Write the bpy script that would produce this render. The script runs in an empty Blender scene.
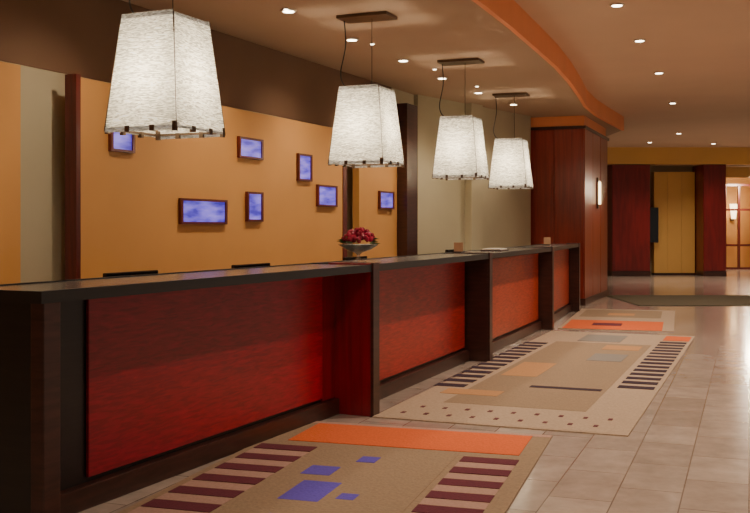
import bpy, bmesh, math, random
from mathutils import Vector, Matrix
random.seed(4)
S = bpy.context.scene
COL = S.collection

# ------------------------------------------------------------ materials
def new_mat(name):
    m = bpy.data.materials.new(name); m.use_nodes = True
    nt = m.node_tree; b = nt.nodes["Principled BSDF"]
    return m, nt, b

def plain(name, col, rough=0.5, metal=0.0, noise=0.08, scale=8.0, bump=0.0, spec=0.5):
    m, nt, b = new_mat(name)
    tc = nt.nodes.new("ShaderNodeTexCoord")
    n = nt.nodes.new("ShaderNodeTexNoise"); n.inputs["Scale"].default_value = scale
    n.inputs["Detail"].default_value = 4
    nt.links.new(tc.outputs["Object"], n.inputs["Vector"])
    r = nt.nodes.new("ShaderNodeValToRGB")
    r.color_ramp.elements[0].position = 0.3; r.color_ramp.elements[1].position = 0.7
    r.color_ramp.elements[0].color = (*[max(0, c*(1-noise)) for c in col], 1)
    r.color_ramp.elements[1].color = (*[min(1, c*(1+noise)) for c in col], 1)
    nt.links.new(n.outputs["Fac"], r.inputs["Fac"])
    nt.links.new(r.outputs["Color"], b.inputs["Base Color"])
    b.inputs["Roughness"].default_value = rough
    b.inputs["Metallic"].default_value = metal
    b.inputs["Specular IOR Level"].default_value = spec
    if bump:
        bp = nt.nodes.new("ShaderNodeBump"); bp.inputs["Strength"].default_value = bump
        bp.inputs["Distance"].default_value = 0.01
        nt.links.new(n.outputs["Fac"], bp.inputs["Height"]); nt.links.new(bp.outputs["Normal"], b.inputs["Normal"])
    return m

def wood(name, col, dark=0.55, rough=0.35, scale=(1.5, 1.5, 40), coat=0.2, bump=0.08):
    m, nt, b = new_mat(name)
    tc = nt.nodes.new("ShaderNodeTexCoord")
    mp = nt.nodes.new("ShaderNodeMapping"); mp.inputs["Scale"].default_value = scale
    n = nt.nodes.new("ShaderNodeTexNoise"); n.inputs["Scale"].default_value = 1.5
    n.inputs["Detail"].default_value = 6; n.inputs["Distortion"].default_value = 0.6
    n2 = nt.nodes.new("ShaderNodeTexNoise"); n2.inputs["Scale"].default_value = 0.9
    nt.links.new(tc.outputs["Object"], mp.inputs["Vector"])
    nt.links.new(mp.outputs["Vector"], n.inputs["Vector"])
    nt.links.new(tc.outputs["Object"], n2.inputs["Vector"])
    mx = nt.nodes.new("ShaderNodeMath"); mx.operation = 'MULTIPLY_ADD'
    mx.inputs[1].default_value = 0.3
    nt.links.new(n2.outputs["Fac"], mx.inputs[0]); 
    m2 = nt.nodes.new("ShaderNodeMath"); m2.operation = 'MULTIPLY'; m2.inputs[1].default_value = 0.7
    nt.links.new(n.outputs["Fac"], m2.inputs[0]); nt.links.new(m2.outputs[0], mx.inputs[2])
    r = nt.nodes.new("ShaderNodeValToRGB")
    r.color_ramp.elements[0].position = 0.38; r.color_ramp.elements[1].position = 0.62
    r.color_ramp.elements[0].color = (*[c*dark for c in col], 1)
    r.color_ramp.elements[1].color = (*col, 1)
    nt.links.new(mx.outputs[0], r.inputs["Fac"])
    nt.links.new(r.outputs["Color"], b.inputs["Base Color"])
    b.inputs["Roughness"].default_value = rough
    b.inputs["Coat Weight"].default_value = coat
    b.inputs["Coat Roughness"].default_value = 0.25
    bp = nt.nodes.new("ShaderNodeBump"); bp.inputs["Strength"].default_value = bump
    nt.links.new(n.outputs["Fac"], bp.inputs["Height"]); nt.links.new(bp.outputs["Normal"], b.inputs["Normal"])
    return m

def emis(name, col, strength):
    m, nt, b = new_mat(name)
    b.inputs["Base Color"].default_value = (*col, 1)
    b.inputs["Emission Color"].default_value = (*col, 1)
    b.inputs["Emission Strength"].default_value = strength
    return m

def floor_mat():
    m, nt, b = new_mat("stone_tile")
    tc = nt.nodes.new("ShaderNodeTexCoord")
    mp = nt.nodes.new("ShaderNodeMapping"); mp.inputs["Rotation"].default_value = (0, 0, math.radians(-69.5))
    nt.links.new(tc.outputs["Object"], mp.inputs["Vector"])
    br = nt.nodes.new("ShaderNodeTexBrick")
    br.inputs["Scale"].default_value = 1.0
    br.inputs["Brick Width"].default_value = 0.60; br.inputs["Row Height"].default_value = 0.32
    br.inputs["Mortar Size"].default_value = 0.004; br.inputs["Mortar Smooth"].default_value = 0.3
    br.inputs["Color1"].default_value = (0.60, 0.51, 0.46, 1)
    br.inputs["Color2"].default_value = (0.45, 0.375, 0.335, 1)
    br.inputs["Mortar"].default_value = (0.24, 0.19, 0.165, 1)
    nt.links.new(mp.outputs["Vector"], br.inputs["Vector"])
    n = nt.nodes.new("ShaderNodeTexNoise"); n.inputs["Scale"].default_value = 4.5; n.inputs["Detail"].default_value = 8
    n.inputs["Roughness"].default_value = 0.65
    nt.links.new(mp.outputs["Vector"], n.inputs["Vector"])
    r = nt.nodes.new("ShaderNodeValToRGB")
    r.color_ramp.elements[0].position = 0.3; r.color_ramp.elements[1].position = 0.7
    r.color_ramp.elements[0].color = (0.74, 0.725, 0.72, 1); r.color_ramp.elements[1].color = (1.12, 1.1, 1.08, 1)
    nt.links.new(n.outputs["Fac"], r.inputs["Fac"])
    mx = nt.nodes.new("ShaderNodeMix"); mx.data_type = 'RGBA'; mx.blend_type = 'MULTIPLY'; mx.inputs[0].default_value = 1
    nt.links.new(br.outputs["Color"], mx.inputs[6]); nt.links.new(r.outputs["Color"], mx.inputs[7])
    nt.links.new(mx.outputs[2], b.inputs["Base Color"])
    b.inputs["Roughness"].default_value = 0.2
    b.inputs["Coat Weight"].default_value = 0.5; b.inputs["Coat Roughness"].default_value = 0.10
    bp = nt.nodes.new("ShaderNodeBump"); bp.inputs["Strength"].default_value = 0.12; bp.inputs["Distance"].default_value = 0.003
    bp.invert = True
    nt.links.new(br.outputs["Fac"], bp.inputs["Height"]); nt.links.new(bp.outputs["Normal"], b.inputs["Normal"])
    return m

def shade_mat():
    m, nt, b = new_mat("crinkled_translucent_shade")
    tc = nt.nodes.new("ShaderNodeTexCoord")
    mp = nt.nodes.new("ShaderNodeMapping"); mp.inputs["Scale"].default_value = (8, 8, 60)
    n = nt.nodes.new("ShaderNodeTexNoise"); n.inputs["Scale"].default_value = 1.3; n.inputs["Detail"].default_value = 3
    n.inputs["Distortion"].default_value = 2.6
    nt.links.new(tc.outputs["Object"], mp.inputs["Vector"]); nt.links.new(mp.outputs["Vector"], n.inputs["Vector"])
    r = nt.nodes.new("ShaderNodeValToRGB")
    r.color_ramp.elements[0].position = 0.40; r.color_ramp.elements[1].position = 0.60
    r.color_ramp.elements[0].color = (0.36, 0.34, 0.27, 1); r.color_ramp.elements[1].color = (0.97, 0.95, 0.84, 1)
    nt.links.new(n.outputs["Fac"], r.inputs["Fac"])
    nt.links.new(r.outputs["Color"], b.inputs["Base Color"])
    nt.links.new(r.outputs["Color"], b.inputs["Emission Color"])
    b.inputs["Emission Strength"].default_value = 0.40
    b.inputs["Roughness"].default_value = 0.3
    tr = nt.nodes.new("ShaderNodeBsdfTranslucent")
    nt.links.new(r.outputs["Color"], tr.inputs["Color"])
    ms = nt.nodes.new("ShaderNodeMixShader"); ms.inputs[0].default_value = 0.45
    out = nt.nodes["Material Output"]
    nt.links.new(b.outputs[0], ms.inputs[1]); nt.links.new(tr.outputs[0], ms.inputs[2])
    nt.links.new(ms.outputs[0], out.inputs["Surface"])
    bp = nt.nodes.new("ShaderNodeBump"); bp.inputs["Strength"].default_value = 0.7; bp.inputs["Distance"].default_value = 0.012
    nt.links.new(n.outputs["Fac"], bp.inputs["Height"]); nt.links.new(bp.outputs["Normal"], b.inputs["Normal"])
    return m

def screen_mat():
    m, nt, b = new_mat("lit_violet_art")
    tc = nt.nodes.new("ShaderNodeTexCoord")
    n = nt.nodes.new("ShaderNodeTexNoise"); n.inputs["Scale"].default_value = 4; n.inputs["Detail"].default_value = 2
    mp = nt.nodes.new("ShaderNodeMapping"); mp.inputs["Scale"].default_value = (1, 1, 4)
    nt.links.new(tc.outputs["Object"], mp.inputs["Vector"]); nt.links.new(mp.outputs["Vector"], n.inputs["Vector"])
    r = nt.nodes.new("ShaderNodeValToRGB")
    r.color_ramp.elements[0].position = 0.35; r.color_ramp.elements[1].position = 0.72
    r.color_ramp.elements[0].color = (0.045, 0.025, 0.40, 1); r.color_ramp.elements[1].color = (0.26, 0.20, 0.95, 1)
    nt.links.new(n.outputs["Fac"], r.inputs["Fac"])
    nt.links.new(r.outputs["Color"], b.inputs["Base Color"]); nt.links.new(r.outputs["Color"], b.inputs["Emission Color"])
    b.inputs["Emission Strength"].default_value = 0.95
    b.inputs["Roughness"].default_value = 0.3
    return m

M = dict(
 floor=floor_mat(), shade=shade_mat(), screen=screen_mat(),
 ceil_lo=plain("ceiling_paint_brown", (0.46, 0.325, 0.225), 0.85, noise=0.03, scale=1),
 ceil_hi=plain("ceiling_paint_tan", (0.74, 0.545, 0.39), 0.85, noise=0.03, scale=1),
 orange=plain("orange_plaster", (0.95, 0.36, 0.16), 0.6, noise=0.04, scale=2),
 tan=plain("amber_wall_panel", (0.60, 0.295, 0.088), 0.55, noise=0.05, scale=1.2),
 cream=plain("cream_wall", (0.50, 0.44, 0.30), 0.8, noise=0.04, scale=1.5),
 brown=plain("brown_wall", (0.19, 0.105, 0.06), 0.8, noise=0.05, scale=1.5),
 post=wood("mahogany_post", (0.14, 0.016, 0.012), scale=(20, 20, 1)),
 mahog=wood("mahogany_panel", (0.36, 0.042, 0.022), 0.6, 0.3, scale=(14, 14, 0.8)),
 maroon=wood("maroon_wall_panel", (0.22, 0.011, 0.013), 0.6, 0.35, scale=(8, 8, 0.8)),
 red1=wood("crimson_stained_wood", (0.42, 0.003, 0.026), 0.55, 0.38, scale=(5, 5, 40), bump=0.2),
 red2=wood("crimson_wood_warm_lit", (0.50, 0.020, 0.018), 0.55, 0.38, scale=(5, 5, 40), bump=0.2),  # same red wood, warmer lighting of the next section put into its colour
 red3=wood("crimson_wood_orange_lit", (0.56, 0.060, 0.020), 0.58, 0.38, scale=(5, 5, 40), bump=0.2),  # far sections: stronger orange light mixed into the wood colour
 wine=wood("wine_stained_wood", (0.26, 0.005, 0.017), 0.6, 0.3, scale=(14, 14, 1.0)),
 dark=wood("dark_walnut", (0.060, 0.018, 0.013), 0.5, 0.35, scale=(3, 3, 25)),
 black=wood("ebonized_wood", (0.010, 0.008, 0.008), 0.6, 0.4),
 granite=plain("dark_granite", (0.13, 0.122, 0.115), 0.2, noise=0.5, scale=90),
 metal=plain("bronze_metal", (0.13, 0.085, 0.055), 0.35, 0.8, noise=0.1),
 cable=plain("cable_black", (0.03, 0.025, 0.02), 0.5),
 lens=emis("downlight_lens", (1, 0.86, 0.64), 14),
 ring=plain("downlight_ring_white", (0.6, 0.52, 0.42), 0.4),
 bulb=emis("bulb_glow", (1, 0.86, 0.62), 6),
 c_field=plain("carpet_khaki", (0.30, 0.21, 0.14), 0.95, noise=0.12, scale=60, bump=0.4),
 c_border=plain("carpet_sand", (0.43, 0.32, 0.235), 0.95, noise=0.12, scale=60, bump=0.4),
 c_pink=plain("carpet_dusty_rose", (0.42, 0.26, 0.215), 0.95, noise=0.1, scale=60, bump=0.4),
 c_orange=plain("carpet_orange", (0.68, 0.125, 0.03), 0.95, noise=0.1, scale=60, bump=0.4),
 c_amber=plain("carpet_amber", (0.50, 0.26, 0.12), 0.95, noise=0.1, scale=60, bump=0.4),
 c_maroon=plain("carpet_maroon", (0.12, 0.020, 0.038), 0.95, noise=0.1, scale=60, bump=0.4),
 c_dark=plain("carpet_aubergine", (0.035, 0.016, 0.035), 0.95, noise=0.1, scale=60, bump=0.4),
 c_violet=plain("carpet_violet", (0.11, 0.075, 0.50), 0.95, noise=0.1, scale=60, bump=0.4),
 c_grey=plain("carpet_grey", (0.24, 0.215, 0.20), 0.95, noise=0.1, scale=60, bump=0.4),
 c_olive=plain("carpet_olive", (0.11, 0.092, 0.06), 0.95, noise=0.15, scale=30, bump=0.4),
 gold=plain("gold_panel", (0.76, 0.46, 0.14), 0.35, noise=0.05, scale=1),
 tv=plain("tv_black", (0.008, 0.009, 0.014), 0.12),
 sconce=emis("sconce_glow", (1, 0.76, 0.42), 5),
 white=plain("paper_white", (0.7, 0.66, 0.58), 0.6),
 berry=plain("berry_red", (0.36, 0.010, 0.05), 0.25, noise=0.5, scale=25),
 leaf=plain("leaf_green", (0.05, 0.12, 0.03), 0.5),
 beige=plain("acrylic_tan", (0.5, 0.3, 0.18), 0.4),
)
mg, nt, b = new_mat("clear_glass")
b.inputs["Transmission Weight"].default_value = 0.9; b.inputs["Roughness"].default_value = 0.05
b.inputs["Base Color"].default_value = (0.85, 0.9, 0.9, 1)
M["glass"] = mg

# ------------------------------------------------------------ helpers
def empty(name, loc=(0, 0, 0)):
    e = bpy.data.objects.new(name, None); e.empty_display_size = 0.2
    COL.objects.link(e); e.location = loc
    return e
def put(name, bm, mat, parent=None, smooth=False):
    me = bpy.data.meshes.new(name); bmesh.ops.recalc_face_normals(bm, faces=bm.faces); bm.to_mesh(me); bm.free()
    if smooth:
        for p in me.polygons: p.use_smooth = True
    me.materials.append(mat)
    o = bpy.data.objects.new(name, me); COL.objects.link(o)
    if parent:
        o.parent = parent
        o.matrix_parent_inverse = Matrix.Translation(-Vector(parent.location))
    return o
def axes(a):
    a = math.radians(a)
    return Vector((math.cos(a), -math.sin(a), 0)), Vector((math.sin(a), math.cos(a), 0))
def add_box(bm, org, a, u0, u1, v0, v1, z0, z1):
    U, V = axes(a); O = Vector((org[0], org[1], 0))
    vs = [bm.verts.new(O + U*u + V*v + Vector((0, 0, z))) for z in (z0, z1) for u, v in ((u0, v0), (u1, v0), (u1, v1), (u0, v1))]
    for f in ((0, 3, 2, 1), (4, 5, 6, 7), (0, 1, 5, 4), (1, 2, 6, 5), (2, 3, 7, 6), (3, 0, 4, 7)):
        bm.faces.new([vs[i] for i in f])
def obox(name, org, a, u0, u1, v0, v1, z0, z1, mat, parent=None, bevel=0):
    bm = bmesh.new(); add_box(bm, org, a, u0, u1, v0, v1, z0, z1)
    o = put(name, bm, mat, parent)
    if bevel:
        md = o.modifiers.new("bevel", 'BEVEL'); md.width = bevel; md.segments = 2
    return o
def prism(name, pts, z0, z1, mat, parent=None):
    bm = bmesh.new()
    lo = [bm.verts.new((x, y, z0)) for x, y in pts]; hi = [bm.verts.new((x, y, z1)) for x, y in pts]
    n = len(pts)
    bm.faces.new(lo[::-1]); bm.faces.new(hi)
    for i in range(n): bm.faces.new((lo[i], lo[(i+1) % n], hi[(i+1) % n], hi[i]))
    return put(name, bm, mat, parent)
def offset_poly(P, d):
    out = []
    for i, p in enumerate(P):
        p = Vector(p)
        ts = []
        if i > 0: ts.append((p - Vector(P[i-1])).normalized())
        if i < len(P)-1: ts.append((Vector(P[i+1]) - p).normalized())
        t = sum(ts, Vector((0, 0))).normalized(); n = Vector((t.y, -t.x))
        k = 1/max(0.3, n.dot(Vector((ts[0].y, -ts[0].x))))
        out.append(tuple(p + n*d*k))
    return out
def strip(name, P, d0, d1, z0, z1, mat, parent=None):
    A = offset_poly(P, d0); B = offset_poly(P, d1)
    bm = bmesh.new(); R = []
    for a, c in zip(A, B):
        R.append([bm.verts.new((a[0], a[1], z0)), bm.verts.new((c[0], c[1], z0)), bm.verts.new((c[0], c[1], z1)), bm.verts.new((a[0], a[1], z1))])
    for i in range(len(R)-1):
        for k in range(4):
            bm.faces.new((R[i][k], R[i][(k+1) % 4], R[i+1][(k+1) % 4], R[i+1][k]))
    bm.faces.new(R[0]); bm.faces.new(R[-1][::-1])
    return put(name, bm, mat, parent)
def cable(name, pts, rad, mat, parent, bez=False):
    cu = bpy.data.curves.new(name, 'CURVE'); cu.dimensions = '3D'; cu.bevel_depth = rad; cu.bevel_resolution = 2
    sp = cu.splines.new('NURBS' if bez else 'POLY'); sp.points.add(len(pts)-1)
    for q, p in zip(sp.points, pts): q.co = (*p, 1)
    if bez: sp.use_endpoint_u = True; sp.order_u = 3
    cu.materials.append(mat)
    o = bpy.data.objects.new(name, cu); COL.objects.link(o)
    o.parent = parent; o.matrix_parent_inverse = Matrix.Translation(-Vector(parent.location))
    return o
def lathe(name, prof, c, mat, parent, seg=28):
    bm = bmesh.new(); rings = []
    for r, z in prof:
        rings.append([bm.verts.new((c[0]+r*math.cos(2*math.pi*k/seg), c[1]+r*math.sin(2*math.pi*k/seg), c[2]+z)) for k in range(seg)])
    for i in range(len(rings)-1):
        for k in range(seg):
            bm.faces.new((rings[i][k], rings[i][(k+1) % seg], rings[i+1][(k+1) % seg], rings[i+1][k]))
    bm.faces.new(rings[0][::-1]); bm.faces.new(rings[-1])
    return put(name, bm, mat, parent, True)
def lamp(name, kind, loc, power, col, parent, **kw):
    l = bpy.data.lights.new(name, kind); l.energy = power; l.color = col
    for k, v in kw.items():
        if k != "aim": setattr(l, k, v)
    o = bpy.data.objects.new(name, l); COL.objects.link(o); o.location = loc
    if "aim" in kw:
        o.rotation_euler = (Vector(kw["aim"]) - Vector(loc)).to_track_quat('-Z', 'Y').to_euler()
    if parent:
        o.parent = parent; o.matrix_parent_inverse = Matrix.Translation(-Vector(parent.location))
    return o

WARM = (1.0, 0.80, 0.58)
ZL, ZH = 3.33, 3.60

# ------------------------------------------------------------ room shell
obox("floor", (0, 0), 0, -9, 20, -6, 36, -0.1, 0, M["floor"])
curve = [(-4.6, -4), (-2.9, 0), (-1.1, 4.1), (0.0, 6.6), (0.86, 8.6), (1.31, 9.75), (1.75, 10.95), (2.2, 12.2),
         (2.62, 13.5), (3.02, 14.85), (3.40, 16.2), (3.86, 17.5), (4.40, 18.8), (5.0, 20.2)]
prism("ceiling", curve + [(5.0, 22), (0, 22), (-9, 6), (-9, -4)], ZL, ZL+0.12, M["ceil_lo"])
obox("ceiling_lobby", (0, 0), 0, -9, 20, -6, 29, ZH, ZH+0.1, M["ceil_hi"])
strip("trim_1", curve, -0.02, 0.03, ZL-0.01, ZH, M["orange"])

WA = math.degrees(math.atan(0.45))
def wpt(Y, back=0): 
    U, V = axes(WA); return (-5.8+0.45*Y+U.x*back, Y+U.y*back)
def wl(Y0, Y1): return (Y1-Y0)/math.cos(math.radians(WA))
# back wall lower cream + upper brown
obox("wall_back", wpt(1.0), WA, -0.45, -0.25, 0, wl(1.0, 14.8), 0, 2.6, M["cream"])
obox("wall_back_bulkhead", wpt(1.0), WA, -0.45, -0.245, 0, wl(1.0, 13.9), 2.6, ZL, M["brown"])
obox("wall_back_upper", wpt(13.9), WA, -0.45, -0.25, 0, wl(13.9, 14.8), 2.6, ZL, M["cream"])
obox("wall_return", (0.75, 14.9), 36, -0.2, 0, -0.2, 3.4, 0, ZL, M["cream"])
obox("trim_2", (0.75, 14.9), 36, 0, 0.12, 1.15, 1.5, 0, ZL, M["cream"])

# amber panels standing in front of the back wall
def amber_panel(Y0, Y1, left=True, right=True):
    e = empty("amber_wall_panel", (*wpt(Y0), 0)); L = wl(Y0, Y1)
    obox("panel_face", wpt(Y0), WA, -0.09, 0, 0.0, L, 0, 2.54, M["tan"], e)
    if left: obox("post_near", wpt(Y0), WA, -0.10, 0.012, -0.05, 0.0, 0, 2.56, M["post"], e)
    if right: obox("post_far", wpt(Y0), WA, -0.20, 0.012, L, L+0.10, 0, 2.56, M["post"], e)
    return e
amber_panel(3.0, 7.21, True, False)
amber_panel(7.78, 12.02)
amber_panel(12.45, 13.55, False, False)
obox("column", wpt(13.57), WA, -0.24, 0.14, 0, 0.38, 0, 3.05, M["dark"])

# lit framed art
def art(Y0, Y1, z0, z1):
    e = empty("framed_light_art", (*wpt(Y0), (z0+z1)/2)); L = wl(Y0, Y1)
    t = 0.022
    bm = bmesh.new()
    add_box(bm, wpt(Y0), WA, 0.001, 0.035, 0, L, z0, z0+t)
    add_box(bm, wpt(Y0), WA, 0.001, 0.035, 0, L, z1-t, z1)
    add_box(bm, wpt(Y0), WA, 0.001, 0.035, 0, t*1.3, z0+t, z1-t)
    add_box(bm, wpt(Y0), WA, 0.001, 0.035, L-t*1.3, L, z0+t, z1-t)
    put("frame", bm, M["post"], e)
    obox("art_glass", wpt(Y0), WA, 0.001, 0.02, t*1.3, L-t*1.3, z0+t, z1-t, M["screen"], e)
for a in ((8.09, 8.37, 1.99, 2.17), (9.86, 10.28, 2.06, 2.27), (8.97, 9.66, 1.40, 1.635), (10.0, 10.28, 1.43, 1.73),
          (10.97, 11.26, 1.885, 2.185), (11.39, 11.84, 1.61, 1.86), (12.97, 13.40, 1.61, 1.845)):
    art(*a)

# mahogany block at the end of the desk
e = empty("mahogany_column", (3.7, 17.5, 0))
BA = 21.5
obox("core", (3.67, 17.5), BA, -1.05, -0.02, 0.02, 2.75, 0, 3.13, M["mahog"], e)
for v in (0.0, 0.88, 1.78):
    obox("side_panel", (3.67, 17.5), BA, -0.02, 0.0, v+0.012, v+0.868, 0.12, 3.10, M["mahog"], e, 0.004)
for u in (-1.05, -0.53):
    obox("front_panel", (3.67, 17.5), BA, u+0.008, u+0.508, 0, 0.02, 0.12, 3.10, M["mahog"], e, 0.004)
obox("plinth", (3.67, 17.5), BA, -1.07, 0.015, -0.012, 2.77, 0, 0.12, M["dark"], e)
obox("cap", (3.67, 17.5), BA, -1.07, 0.02, -0.02, 2.77, 3.10, 3.15, M["dark"], e)
obox("trim_3", (3.67, 17.5), BA, -1.05, -0.01, 0.0, 2.5, 3.15, ZL-0.002, M["orange"])
e = empty("wall_sconce", (4.3, 19.0, 1.9))  # vertical glare on the block's side, built as an added glowing fixture
obox("glare_backplate", (3.67, 17.5), BA, 0.001, 0.03, 1.28, 1.42, 1.72, 2.3, M["metal"], e)
obox("glare_tube", (3.67, 17.5), BA, 0.03, 0.07, 1.32, 1.38, 1.80, 2.22, M["sconce"], e, 0.01)

# ------------------------------------------------------------ far end of lobby
obox("wall_far", (0, 0), 0, 3.0, 9.85, 28.9, 29.1, 0, ZH, M["cream"])
obox("beam", (0, 0), 0, 3.0, 20, 27.9, 28.3, 3.13, ZH, M["gold"])
obox("ceiling_corridor", (0, 0), 0, 3.0, 20, 28.3, 36, 3.13, 3.2, M["ceil_lo"])
def far_panel(x0, x1, y0, y1, z1, mat, seams=1):
    e = empty("wood_wall_pier", ((x0+x1)/2, y0, 0))
    obox("core", (0, 0), 0, x0, x1, y0+0.02, y1, 0, z1, mat, e)
    w = (x1-x0)/seams
    for i in range(seams):
        obox("veneer", (0, 0), 0, x0+i*w+0.01, x0+(i+1)*w-0.01, y0, y0+0.02, 0.15, z1-0.02, mat, e, 0.004)
    obox("skirting", (0, 0), 0, x0-0.01, x1+0.01, y0-0.015, y1, 0, 0.14, M["dark"], e)
far_panel(6.62, 7.68, 27.9, 28.88, 3.12, M["maroon"], 1)
far_panel(9.17, 9.80, 27.9, 28.88, 3.12, M["maroon"], 1)
e = empty("gold_wall_panel", (8.5, 28.6, 0))
for i in range(3):
    obox("gold_leaf", (0, 0), 0, 7.98+i*0.39+0.002, 7.98+(i+1)*0.39-0.002, 28.6, 28.88, 0.06, 2.95, M["gold"], e, 0.002)
obox("skirting", (0, 0), 0, 7.98, 9.16, 28.58, 28.88, 0, 0.06, M["dark"], e)
e = empty("wall_mounted_television", (7.85, 28.2, 1.45))
obox("bezel", (0, 0), 0, 7.70, 8.06, 28.42, 28.47, 0.93, 1.93, M["tv"], e, 0.01)
obox("bracket", (0, 0), 0, 7.82, 7.92, 28.47, 28.89, 1.3, 1.6, M["metal"], e)
# lounge beyond the opening
obox("wall_lounge", (0, 0), 0, 8.0, 20, 34.0, 34.2, 0, 3.12, M["tan"])
e = empty("glazed_screen", (11, 29, 0))
bm = bmesh.new()
for x in (10.9, 11.35, 11.8, 12.25, 12.7):
    add_box(bm, (0, 0), 0, x-0.035, x+0.035, 32.4, 32.48, 0, 2.75)
for z in (0.0, 0.75, 1.9, 2.7):
    add_box(bm, (0, 0), 0, 10.87, 12.73, 32.41, 32.47, z, z+0.07)
put("frame", bm, M["post"], e)
obox("trim_4", (0, 0), 0, 9.82, 20, 28.9, 29.0, 2.80, 3.12, M["gold"])
for x, y, z in ((11.65, 33.9, 1.9), (12.1, 33.9, 1.9)):
    e = empty("wall_sconce", (x, y, z))
    lathe("shade", [(0.07, -0.25), (0.13, 0.25)], (x, y-0.16, z), M["sconce"], e, 16)
    obox("arm", (0, 0), 0, x-0.03, x+0.03, y-0.10, y+0.1, z-0.32, z-0.22, M["metal"], e)
e = empty("lantern", (9.98, 28.8, 1.8))
obox("glass_box", (0, 0), 0, 9.83, 9.98, 28.62, 28.80, 1.6, 2.05, M["sconce"], e, 0.02)
obox("bracket", (0, 0), 0, 9.79, 9.99, 28.60, 28.90, 2.05, 2.09, M["metal"], e)

# ------------------------------------------------------------ reception desk
P = [(-1.40, 4.23), (-0.02, 7.24), (1.16, 10.19), (2.36, 13.35), (3.30, 16.2)]
desk = empty("reception_desk", (0, 9, 0))
DB = -0.50
secs = [(0.30, "red1", 0.60, 0.20), (0.24, "red2", 0.06, 0.05), (0.17, "red3", 0.06, 0.05), (0.15, "red3", 0.06, 0.05)]
for i, (rc, mt, m0, m1) in enumerate(secs):
    A, B = Vector(P[i]), Vector(P[i+1]); d = B-A; L = d.length; a = math.degrees(math.atan2(d.x, d.y))
    obox("carcass", A, a, DB+0.04, -rc-0.02, 0.02, L+0.06, 0.0, 1.05, M["black" if i == 0 else "dark"], desk)
    obox("front_panel", A, a, -rc-0.02, -rc, m0+0.03, L-m1, 0.14, 1.025, M[mt], desk, 0.004)
    if i == 0:
        obox("wine_strip", A, a, -rc-0.02, -rc-0.004, L-m1+0.005, L, 0.12, 1.04, M["wine"], desk)  # wine-coloured strip between front panel and fin
    obox("plinth", A, a, DB+0.04, -rc+0.035, 0.03, L, 0.0, 0.115, M["dark"], desk, 0.006)
A = Vector(P[0]); a0 = math.degrees(math.atan2(P[1][0]-P[0][0], P[1][1]-P[0][1]))
obox("corner_post", A, a0, -0.075, 0.0, 0.0, 0.10, 0, 1.052, M["dark"], desk, 0.004)
obox("end_panel", A, a0, -0.75, -0.075, 0.02, 0.08, 0, 1.05, M["black"], desk)
for i, w, mt in ((1, 0.36, "wine"), (2, 0.26, "dark"), (3, 0.2, "dark"), (4, 0.2, "dark")):
    A = Vector(P[i]); Q = Vector(P[i-1]); d = A-Q; a = math.degrees(math.atan2(d.x, d.y))
    obox("fin", A, a, -w, -0.012, 0.0, 0.10, 0, 1.112, M[mt], desk, 0.003)
    obox("fin_edge", A, a, -0.012, 0.012, -0.004, 0.104, 0, 1.114, M["dark"], desk, 0.003)
    if i < 4:
        obox("joint_strip", A, a, DB-0.02, -w, 0.03, 0.07, 1.09, 1.108, M["black"], desk, 0.002)
d = (Vector(P[4])-Vector(P[3])).normalized(); Pend = P[:4] + [tuple(Vector(P[4])+d*0.14)]
strip("countertop", Pend, DB, -0.02, 1.062, 1.10, M["granite"], desk)
strip("top_edge_trim", Pend, -0.02, 0.0, 1.05, 1.103, M["black"], desk)
strip("back_edge_trim", Pend, DB-0.02, DB, 1.05, 1.106, M["black"], desk)
obox("end_edge_trim", P[0], a0, DB-0.02, 0.0, -0.015, 0.0, 1.05, 1.103, M["black"], desk)
strip("staff_worktop", Pend, DB-0.55, DB+0.03, 0.74, 0.78, M["dark"], desk)
strip("staff_modesty_panel", Pend, DB-0.45, DB-0.42, 0.0, 0.74, M["dark"], desk)

def deskpt(i, u, v):
    A = Vector(P[i]); d = Vector(P[i+1])-A; a = math.degrees(math.atan2(d.x, d.y)); U, V = axes(a)
    return A + (U*u+V*v).to_2d(), a
def monitor(i, v, z=1.12):
    c, a = deskpt(i, DB-0.28, v)
    e = empty("computer_monitor", (c.x, c.y, 0.78))
    obox("foot", c, a, -0.10, 0.08, -0.12, 0.12, 0.7805, 0.795, M["black"], e, 0.004)
    obox("neck", c, a, 0.03, 0.06, -0.03, 0.03, 0.795, 0.95, M["black"], e)
    obox("screen", c, a, -0.005, 0.03, -0.24, 0.24, 0.84, z, M["tv"], e, 0.006)
monitor(0, 1.55, 1.11); monitor(0, 2.9, 1.11); monitor(1, 1.5, 1.11); monitor(2, 1.3, 1.115)
def card_stand(i, u, v, h, mat):
    c, a = deskpt(i, u, v)
    e = empty("card_stand", (c[0], c[1], 1.1))
    obox("base", c, a, -0.05, 0.05, -0.06, 0.06, 1.101, 1.115, M["dark"], e)
    obox("card", c, a, -0.05, 0.05, -0.005, 0.005, 1.115, 1.1+h, mat, e)
card_stand(2, -0.42, 0.35, 0.11, M["beige"])
card_stand(3, -0.30, 1.6, 0.12, M["beige"])
c, a = deskpt(2, -0.26, 1.3)
e = empty("brochure_tray", (c[0], c[1], 1.1))
obox("tray", c, a, -0.12, 0.12, -0.2, 0.2, 1.101, 1.115, M["dark"], e, 0.004)
obox("brochures", c, a, -0.1, 0.1, -0.18, 0.18, 1.115, 1.13, M["white"], e)

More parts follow.
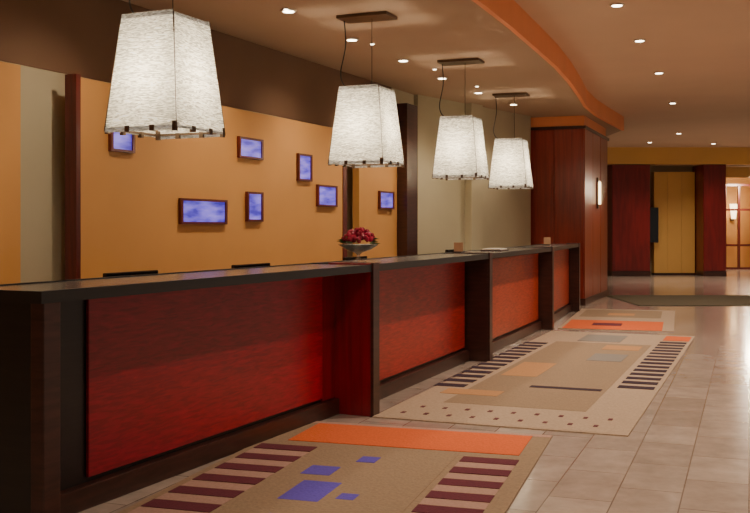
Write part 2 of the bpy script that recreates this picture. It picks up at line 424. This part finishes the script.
# flower bowl
fc = (-0.13, 7.80, 1.10)
e = empty("berry_bowl_arrangement", fc)
lathe("footed_bowl", [(0.065, 0.001), (0.06, 0.012), (0.014, 0.03), (0.012, 0.06), (0.03, 0.075), (0.10, 0.10), (0.155, 0.135),
      (0.158, 0.14), (0.150, 0.14), (0.095, 0.11), (0.02, 0.09)], fc, M["glass"], e)
bm = bmesh.new()
for k in range(170):
    th = random.random()*2*math.pi; rr = 0.125*math.sqrt(random.random())
    z = 0.135 + 0.125*math.sqrt(max(0, 1-(rr/0.135)**2))*random.uniform(0.55, 1)
    bmesh.ops.create_icosphere(bm, subdivisions=2, radius=random.uniform(0.013, 0.02),
        matrix=Matrix.Translation((fc[0]+rr*math.cos(th), fc[1]+rr*math.sin(th), fc[2]+z)))
put("berries", bm, M["berry"], e, True)
bm = bmesh.new()
for k in range(26):
    th = random.random()*2*math.pi; r0 = 0.10; r1 = random.uniform(0.15, 0.18); z = random.uniform(0.14, 0.19)
    c, s = math.cos(th), math.sin(th)
    pts = [(r0, 0, z), ((r0+r1)/2, 0.016, z+0.015), (r1, 0, z+0.005), ((r0+r1)/2, -0.016, z+0.015)]
    bm.faces.new([bm.verts.new((fc[0]+x*c-y*s, fc[1]+x*s+y*c, fc[2]+zz)) for x, y, zz in pts])
put("leaves", bm, M["leaf"], e)

# ------------------------------------------------------------ pendants
def pendant(x, y, ang, lit=60, sb=0.262, st=0.190):
    zb, zt = 1.955, 2.65
    e = empty("pendant_lamp", (x, y, zt))
    U, V = axes(ang); C = Vector((x, y, 0)); Z = Vector((0, 0, 1))
    dirs = [(U, V), (V, -U), (-U, -V), (-V, U)]
    bm = bmesh.new()
    for k, (n, t) in enumerate(dirs):
        ob = 0.010
        dz = 0.012*(k % 2)
        N = 6
        rows = []
        for j in range(N+1):
            f = j/N; s = sb+(st-sb)*f; zz = (zb-dz)+(zt+dz-(zb-dz))*f
            rows.append((bm.verts.new(C + n*(s+ob) - t*(s+0.003) + Z*zz), bm.verts.new(C + n*(s+ob) + t*(s+0.003) + Z*zz)))
        for j in range(N):
            bm.faces.new((rows[j][0], rows[j][1], rows[j+1][1], rows[j+1][0]))
    put("shade_panels", bm, M["shade"], e)
    bm = bmesh.new()
    for k in range(4):
        n, t = dirs[k]
        c = C + n*(sb+0.004)
        for s in (-0.09, 0.09):
            cc = c + t*s
            add_box(bm, (cc.x, cc.y), ang, -0.014, 0.014, -0.014, 0.014, zb-0.014, zb+0.022)
        c = C + n*(sb-0.002) + t*(sb-0.01)
        add_box(bm, (c.x, c.y), ang, -0.012, 0.012, -0.012, 0.012, zb-0.018, zb+0.04)
    for z, h in ((zb+0.006, sb-0.002), (zt-0.03, st-0.0)):
        for s in (-1, 1):
            add_box(bm, (x, y), ang, -h, h, s*h-0.006, s*h+0.006, z, z+0.014)
            add_box(bm, (x, y), ang, s*h-0.006, s*h+0.006, -h, h, z, z+0.014)
    add_box(bm, (x, y), ang, -st, st, -0.012, 0.012, zt-0.03, zt-0.012)
    add_box(bm, (x, y), ang, -0.012, 0.012, -st, st, zt-0.03, zt-0.012)
    put("metal_frame", bm, M["metal"], e)
    for s in (-1, 1):
        for q in (-1, 1):
            c0 = C + U*((sb+0.008)*s) + V*((sb+0.008)*q); c1 = C + U*((st+0.008)*s) + V*((st+0.008)*q)
            cable("corner_rod", [(c0.x, c0.y, zb-0.005), (c1.x, c1.y, zt)], 0.003, M["metal"], e)
    obox("canopy", (x, y), ang, -0.25, 0.25, -0.14, 0.14, ZL-0.03, ZL-0.0005, M["metal"], e, 0.004)
    p = C + U*0.05
    cable("suspension_wire", [(p.x, p.y, zt-0.02), (p.x, p.y, ZL-0.03)], 0.003, M["cable"], e)
    a = C - U*0.23; c = C - U*0.17
    cable("power_cord", [(a.x, a.y, ZL-0.03), (a.x+0.02, a.y, ZL-0.22), (a.x+0.0, a.y, 2.98), (c.x-0.10, c.y, zt+0.14), (c.x-0.05, c.y, zt+0.02), (c.x+0.06, c.y, zt+0.03), (x, y, zt-0.10)], 0.006, M["cable"], e, True)
    lathe("socket", [(0.02, 0), (0.02, 0.08)], (x, y, zt-0.11), M["metal"], e, 16)
    lathe("bulb", [(0.005, 0), (0.035, 0.02), (0.045, 0.06), (0.03, 0.10), (0.018, 0.13)], (x, y, zt-0.24), M["bulb"], e, 16)
    lamp("bulb_light", 'POINT', (x, y, zt-0.38), lit, (1, 0.84, 0.62), e, shadow_soft_size=0.06)
pendant(-1.285, 6.15, 24, 28, 0.253, 0.182)
pendant(-0.075, 9.26, 22.5, 28)
pendant(1.01, 11.75, 21, 28)
pendant(2.0, 14.7, 19, 28, 0.27, 0.195)

# ------------------------------------------------------------ downlights
def downlight(x, y, z, power=120, ang=105, aim=None, vis=0.05):
    e = empty("recessed_downlight", (x, y, z))
    lathe("ring", [(vis*1.5, -0.001), (vis*1.45, -0.012), (vis, -0.012), (vis, -0.001)], (x, y, z), M["ring"], e, 20)
    lathe("lens", [(vis, -0.013), (vis, -0.016)], (x, y, z), M["lens"], e, 20)
    a = aim or (x, y, 0)
    lamp("beam_light", 'SPOT', (x, y, z-0.03), power, WARM, e, spot_size=math.radians(ang), spot_blend=0.9, shadow_soft_size=0.05, aim=a)
for x, y in ((-2.5, 4.4), (-1.75, 6.4), (-0.78, 9.02), (-0.24, 10.4), (0.33, 11.7), (0.88, 13.1), (1.50, 14.5), (2.2, 15.9)):
    downlight(x, y, ZL, 90)
for x, y in ((-0.6, 1.0), (0.9, 5.0), (1.5, 7.6), (2.42, 10.0), (3.15, 11.9), (4.09, 14.4), (5.33, 17.9), (7.2, 23.7)):
    downlight(x, y, ZH, 280, 120)
for x, y in ((3.5, 3.0), (4.3, 7.0), (5.5, 11), (7.5, 15.5), (9.5, 20.5), (11.6, 26.0), (7.2, 26.2), (9.0, 26.6)):
    downlight(x, y, ZH, 220 if y < 18 else 190, 120)
for Y in (5.4, 7.6, 9.3, 11.0, 12.7, 14.2):
    x, y = wpt(Y, 0.9); tx, ty = wpt(Y, -0.1)
    downlight(x, y, ZL, 72, 100, (tx, ty, 1.3), 0.02)
e = empty("ceiling_lamp", (11.9, 31.5, 3.1))
lathe("glass_dish", [(0.08, -0.14), (0.26, -0.08), (0.3, 0.0)], (11.9, 31.5, 3.125), M["sconce"], e)
lamp("bulb_light", 'POINT', (11.9, 31.5, 2.7), 260, WARM, e, shadow_soft_size=0.2)

# ------------------------------------------------------------ carpets
def carpet(name, org, a, u0, u1, v0, v1, base, patches):
    e = empty(name, (org[0], org[1], 0))
    obox("pile_field", org, a, u0, u1, v0, v1, 0.0005, 0.010, base, e)
    for j, (pu0, pu1, pv0, pv1, mt) in enumerate(patches):
        lvl = 0.0110 + 0.0006*(j % 3)
        obox("inlay", org, a, pu0, pu1, pv0, pv1, 0.009, lvl + (0.002 if mt not in ("c_field", "c_border", "c_pink") else 0), M[mt], e)
    return e
pt = [(-0.25, 1.62, -0.03, 0.04, "c_pink"), (0.02, 1.50, -0.60, -0.03, "c_orange"),
      (0.33, 1.15, -3.0, -0.66, "c_field"),
      (0.485, 0.70, -1.90, -1.52, "c_violet"), (0.41, 0.58, -1.39, -1.19, "c_violet"), (0.62, 0.73, -1.04, -0.90, "c_violet"),
      (0.765, 0.86, -1.82, -1.71, "c_violet"), (0.55, 0.62, -2.3, -2.15, "c_violet")]
for k in range(9):
    v = -0.74 - k*0.27
    pt.append((-0.10, 0.27, v-0.13, v, "c_maroon")); pt.append((-0.10, 0.27, v-0.26, v-0.14, "c_pink"))
    v = -0.72 - k*0.27
    pt.append((1.19, 1.52, v-0.13, v, "c_maroon")); pt.append((1.19, 1.52, v-0.26, v-0.14, "c_pink"))
carpet("area_rug", (-0.40, 6.98), 17, -0.15, 1.62, -3.4, 0.05, M["c_field"], pt)
pt = [(0.02, 1.66, 0.03, 0.66, "c_border"), (0.28, 1.38, 0.75, 5.2, "c_field"), (0.74, 1.34, 1.70, 1.80, "c_dark"),
      (0.34, 0.67, 2.3, 3.25, "c_amber"), (0.12, 0.6, 1.15, 1.40, "c_amber"), (0.9, 1.25, 3.6, 4.2, "c_grey"),
      (0.5, 1.0, 5.35, 6.1, "c_grey"), (1.45, 1.75, 5.75, 6.25, "c_orange"), (0.9, 1.3, 4.6, 5.0, "c_amber")]
for k in range(13):
    v = 1.5 + k*0.28
    pt.append((-0.05, 0.22, v, v+0.15, "c_dark"))
for k in range(14):
    v = 1.95 + k*0.27
    pt.append((1.44, 1.74, v, v+0.14, "c_dark"))
for k in range(9):
    for r in range(2):
        u = 0.12 + k*0.175 + 0.06*r; v = 0.2 + 0.27*r
        pt.append((u, u+0.03, v, v+0.06, "c_maroon"))
carpet("area_rug", (0.0, 7.2), 21.5, -0.02, 1.78, 0.0, 6.4, M["c_border"], pt)
pt = [(0.05, 1.35, 0.0+0.02, 1.3, "c_orange"), (0.4, 0.8, 0.5, 0.9, "c_maroon"), (0.1, 1.3, 1.9, 3.2, "c_field"), (0.5, 0.9, 2.2, 2.6, "c_amber")]
carpet("area_rug", (2.47, 13.5), 17, 0, 1.5, 0, 3.4, M["c_border"], pt)
obox("carpet_runner", (4.6, 17.4), 0, 0.0, 12, 0, 2.6, 0.0005, 0.012, M["c_olive"])

# ------------------------------------------------------------ world & camera
w = bpy.data.worlds.new("World"); S.world = w; w.use_nodes = True
bg = w.node_tree.nodes["Background"]; bg.inputs[0].default_value = (1.0, 0.82, 0.66, 1); bg.inputs[1].default_value = 0.33

cam = bpy.data.cameras.new("camera"); co = bpy.data.objects.new("camera", cam); COL.objects.link(co)
co.location = (0, 0, 1.375); co.rotation_euler = (math.pi/2, 0, 0)
cam.sensor_width = 36; cam.lens = 48; cam.shift_y = -29.5/750
cam.clip_end = 200
S.camera = co
